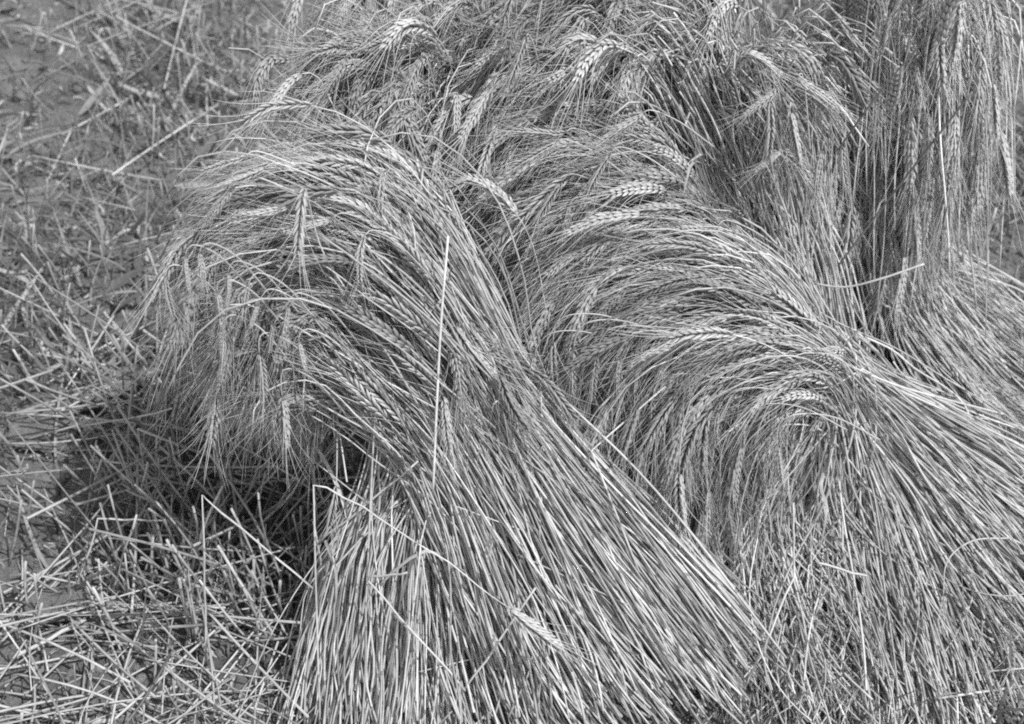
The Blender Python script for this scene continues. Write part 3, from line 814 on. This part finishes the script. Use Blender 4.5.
hero([(455, 470, 1.02), (448, 420, 1.04), (444, 398, 1.03), (450, 455, 1.0)], .0013, 'bearded ear resting on the middle of the front stems', 1.15, ear=.06, kinks=False, of=SA)

def nod(of, d, bx, by, tx, ty, sx=70, sy=45, tone=1.15):
    if of is SB and d < 1.2:
        hero([(bx + 105, by + 12, d + .05), (bx + 62, by - 10, d + .012), (bx + 24, by - 14, d), (bx + 4, by - 3, d), ((bx + tx) / 2 + U(-2, 2), (by + ty) / 2, d - .004), (tx, ty, d - .006)],
             .0013, '', tone * U(.8, 1.1), ear=math.hypot(tx - bx, ty - by) * d * 1.26 / FPX, kinks=False, of=of)
        return
    hero([(bx + sx, by + sy, d + .035), (bx + sx * .55, by + sy * .18, d + .008), (bx + sx * .16, by - 7, d), (bx, by, d - .004), ((bx + tx) / 2 + U(-2, 2), (by + ty) / 2, d - .008), (tx, ty, d - .010)],
         .0014, '', tone * U(.85, 1.12), ear=math.hypot(tx - bx, ty - by) * d * 1.26 / FPX, kinks=False, of=of)
for b in ((186, 252, 189, 292), (200, 250, 204, 288), (229, 268, 226, 306), (217, 286, 222, 330), (250, 280, 243, 322), (262, 296, 250, 330), (224, 322, 222, 366),
          (259, 340, 264, 402), (281, 376, 286, 452), (299, 336, 306, 372), (166, 272, 174, 318), (290, 300, 283, 338), (276, 320, 270, 352)):
    nod(SA, 1.045, *b)
for b in ((262, 170, 216, 188), (236, 182, 203, 226), (285, 208, 226, 222), (243, 158, 200, 172), (330, 220, 278, 232), (268, 232, 226, 252)):
    nod(SA, 1.12, *b, sx=80, sy=20)
for b in ((536, 345, 530, 392), (552, 328, 556, 392), (574, 334, 572, 398), (598, 340, 592, 402), (620, 345, 618, 398), (652, 388, 652, 442), (662, 430, 666, 496), (692, 392, 688, 440),
          (742, 418, 742, 458), (775, 428, 782, 484), (720, 402, 716, 440), (640, 350, 634, 392), (675, 345, 655, 385), (700, 330, 672, 352)):
    nod(SB, 1.13, *b, sx=62, sy=-8)
for b in ((639, 117, 597, 145), (610, 154, 585, 200), (562, 135, 512, 131), (552, 146, 508, 172), (562, 181, 532, 228), (570, 204, 562, 250), (593, 206, 572, 248), (628, 224, 588, 240), (657, 220, 612, 240), (715, 227, 668, 230)):
    nod(SB, 1.24, *b, sx=75, sy=30)
for b in ((396, 92, 426, 162), (459, 150, 458, 198), (525, 41, 507, 90), (582, 48, 574, 92), (345, 60, 318, 100), (372, 118, 352, 170), (420, 60, 400, 110)):
    nod(SD, 1.33, *b, sx=20, sy=60)
for b in ((782, 150, 752, 172), (775, 92, 742, 118), (770, 100, 768, 160), (790, 110, 800, 165), (800, 80, 838, 108), (822, 150, 816, 196), (842, 145, 846, 190), (790, 232, 800, 255)):
    nod(SC, 1.29, *b, sx=10, sy=70, tone=1.25)

# the same litter carried on below the picture, towards the photographer's feet
parts = []
for n, lr, li, rr in ((2600, (.006, .03), (.001, .014), (.0004, .0010)), (900, (.08, .3), (.003, .04), (.0007, .0016))):
    p = lying(n, lr, li, U(-1.3, 1.3, n), U(.25, .92, n), tilt=.12)
    parts.append(geo_parts(tube_geo(p, np.repeat(U(rr[0], rr[1], (n, 1)), 7, 1), U(.4, 1.2, n), 4)))
n = 900
p = standing(n, (.03, .10), .35, U(-1.3, 1.3, n), U(.25, .90, n), M=7, curve=.08)
parts.append(geo_parts(tube_geo(p, np.repeat(U(.0009, .0016, (n, 1)), 7, 1), U(.4, 1.1, n), 4)))
tag(merged('straw_litter', parts, M_LITTER, O0), 'broken straw and stubble in front of the butts of the sheaves', 'litter')

# ------------------------------------------------------------------ light, sky, camera
w = bpy.data.worlds.new('World'); scene.world = w; w.use_nodes = True
nt = w.node_tree
bg = nt.nodes['Background']
sky = nt.nodes.new('ShaderNodeTexSky'); sky.sky_type = 'NISHITA'; sky.sun_disc = False
sky.sun_elevation = math.asin(SUN[2]); sky.sun_rotation = math.atan2(SUN[0], SUN[1])
bw = nt.nodes.new('ShaderNodeRGBToBW')      # black and white film sees the sky as grey
nt.links.new(sky.outputs[0], bw.inputs[0]); nt.links.new(bw.outputs[0], bg.inputs[0])
bg.inputs[1].default_value = .15
sun = bpy.data.lights.new('sun', 'SUN'); sun.energy = 2.9; sun.angle = math.radians(.6); sun.color = (1, 1, 1)
so = link('sun', sun, loc=(2, -2, 4)); so.rotation_euler = Vector(SUN).to_track_quat('Z', 'Y').to_euler()

cam = bpy.data.cameras.new('camera'); cam.lens = LENS; cam.sensor_width = SENSOR; cam.clip_end = 300; cam.clip_start = .05
cam.dof.use_dof = True; cam.dof.focus_distance = 1.46; cam.dof.aperture_fstop = 7.0
co = link('camera', cam, loc=EYE); co.rotation_euler = (math.pi / 2 - PITCH, 0, 0)
scene.camera = co

scene.view_settings.view_transform = 'Standard'; scene.view_settings.look = 'None'
scene.view_settings.exposure = 0.48; scene.view_settings.gamma = 1.0; scene.view_settings.use_curve_mapping = False
scene.render.engine = 'CYCLES'
scene.cycles.filter_width = 1.9
scene.cycles.use_denoising = False
scene.cycles.max_bounces = 5; scene.cycles.diffuse_bounces = 4; scene.cycles.transparent_max_bounces = 4
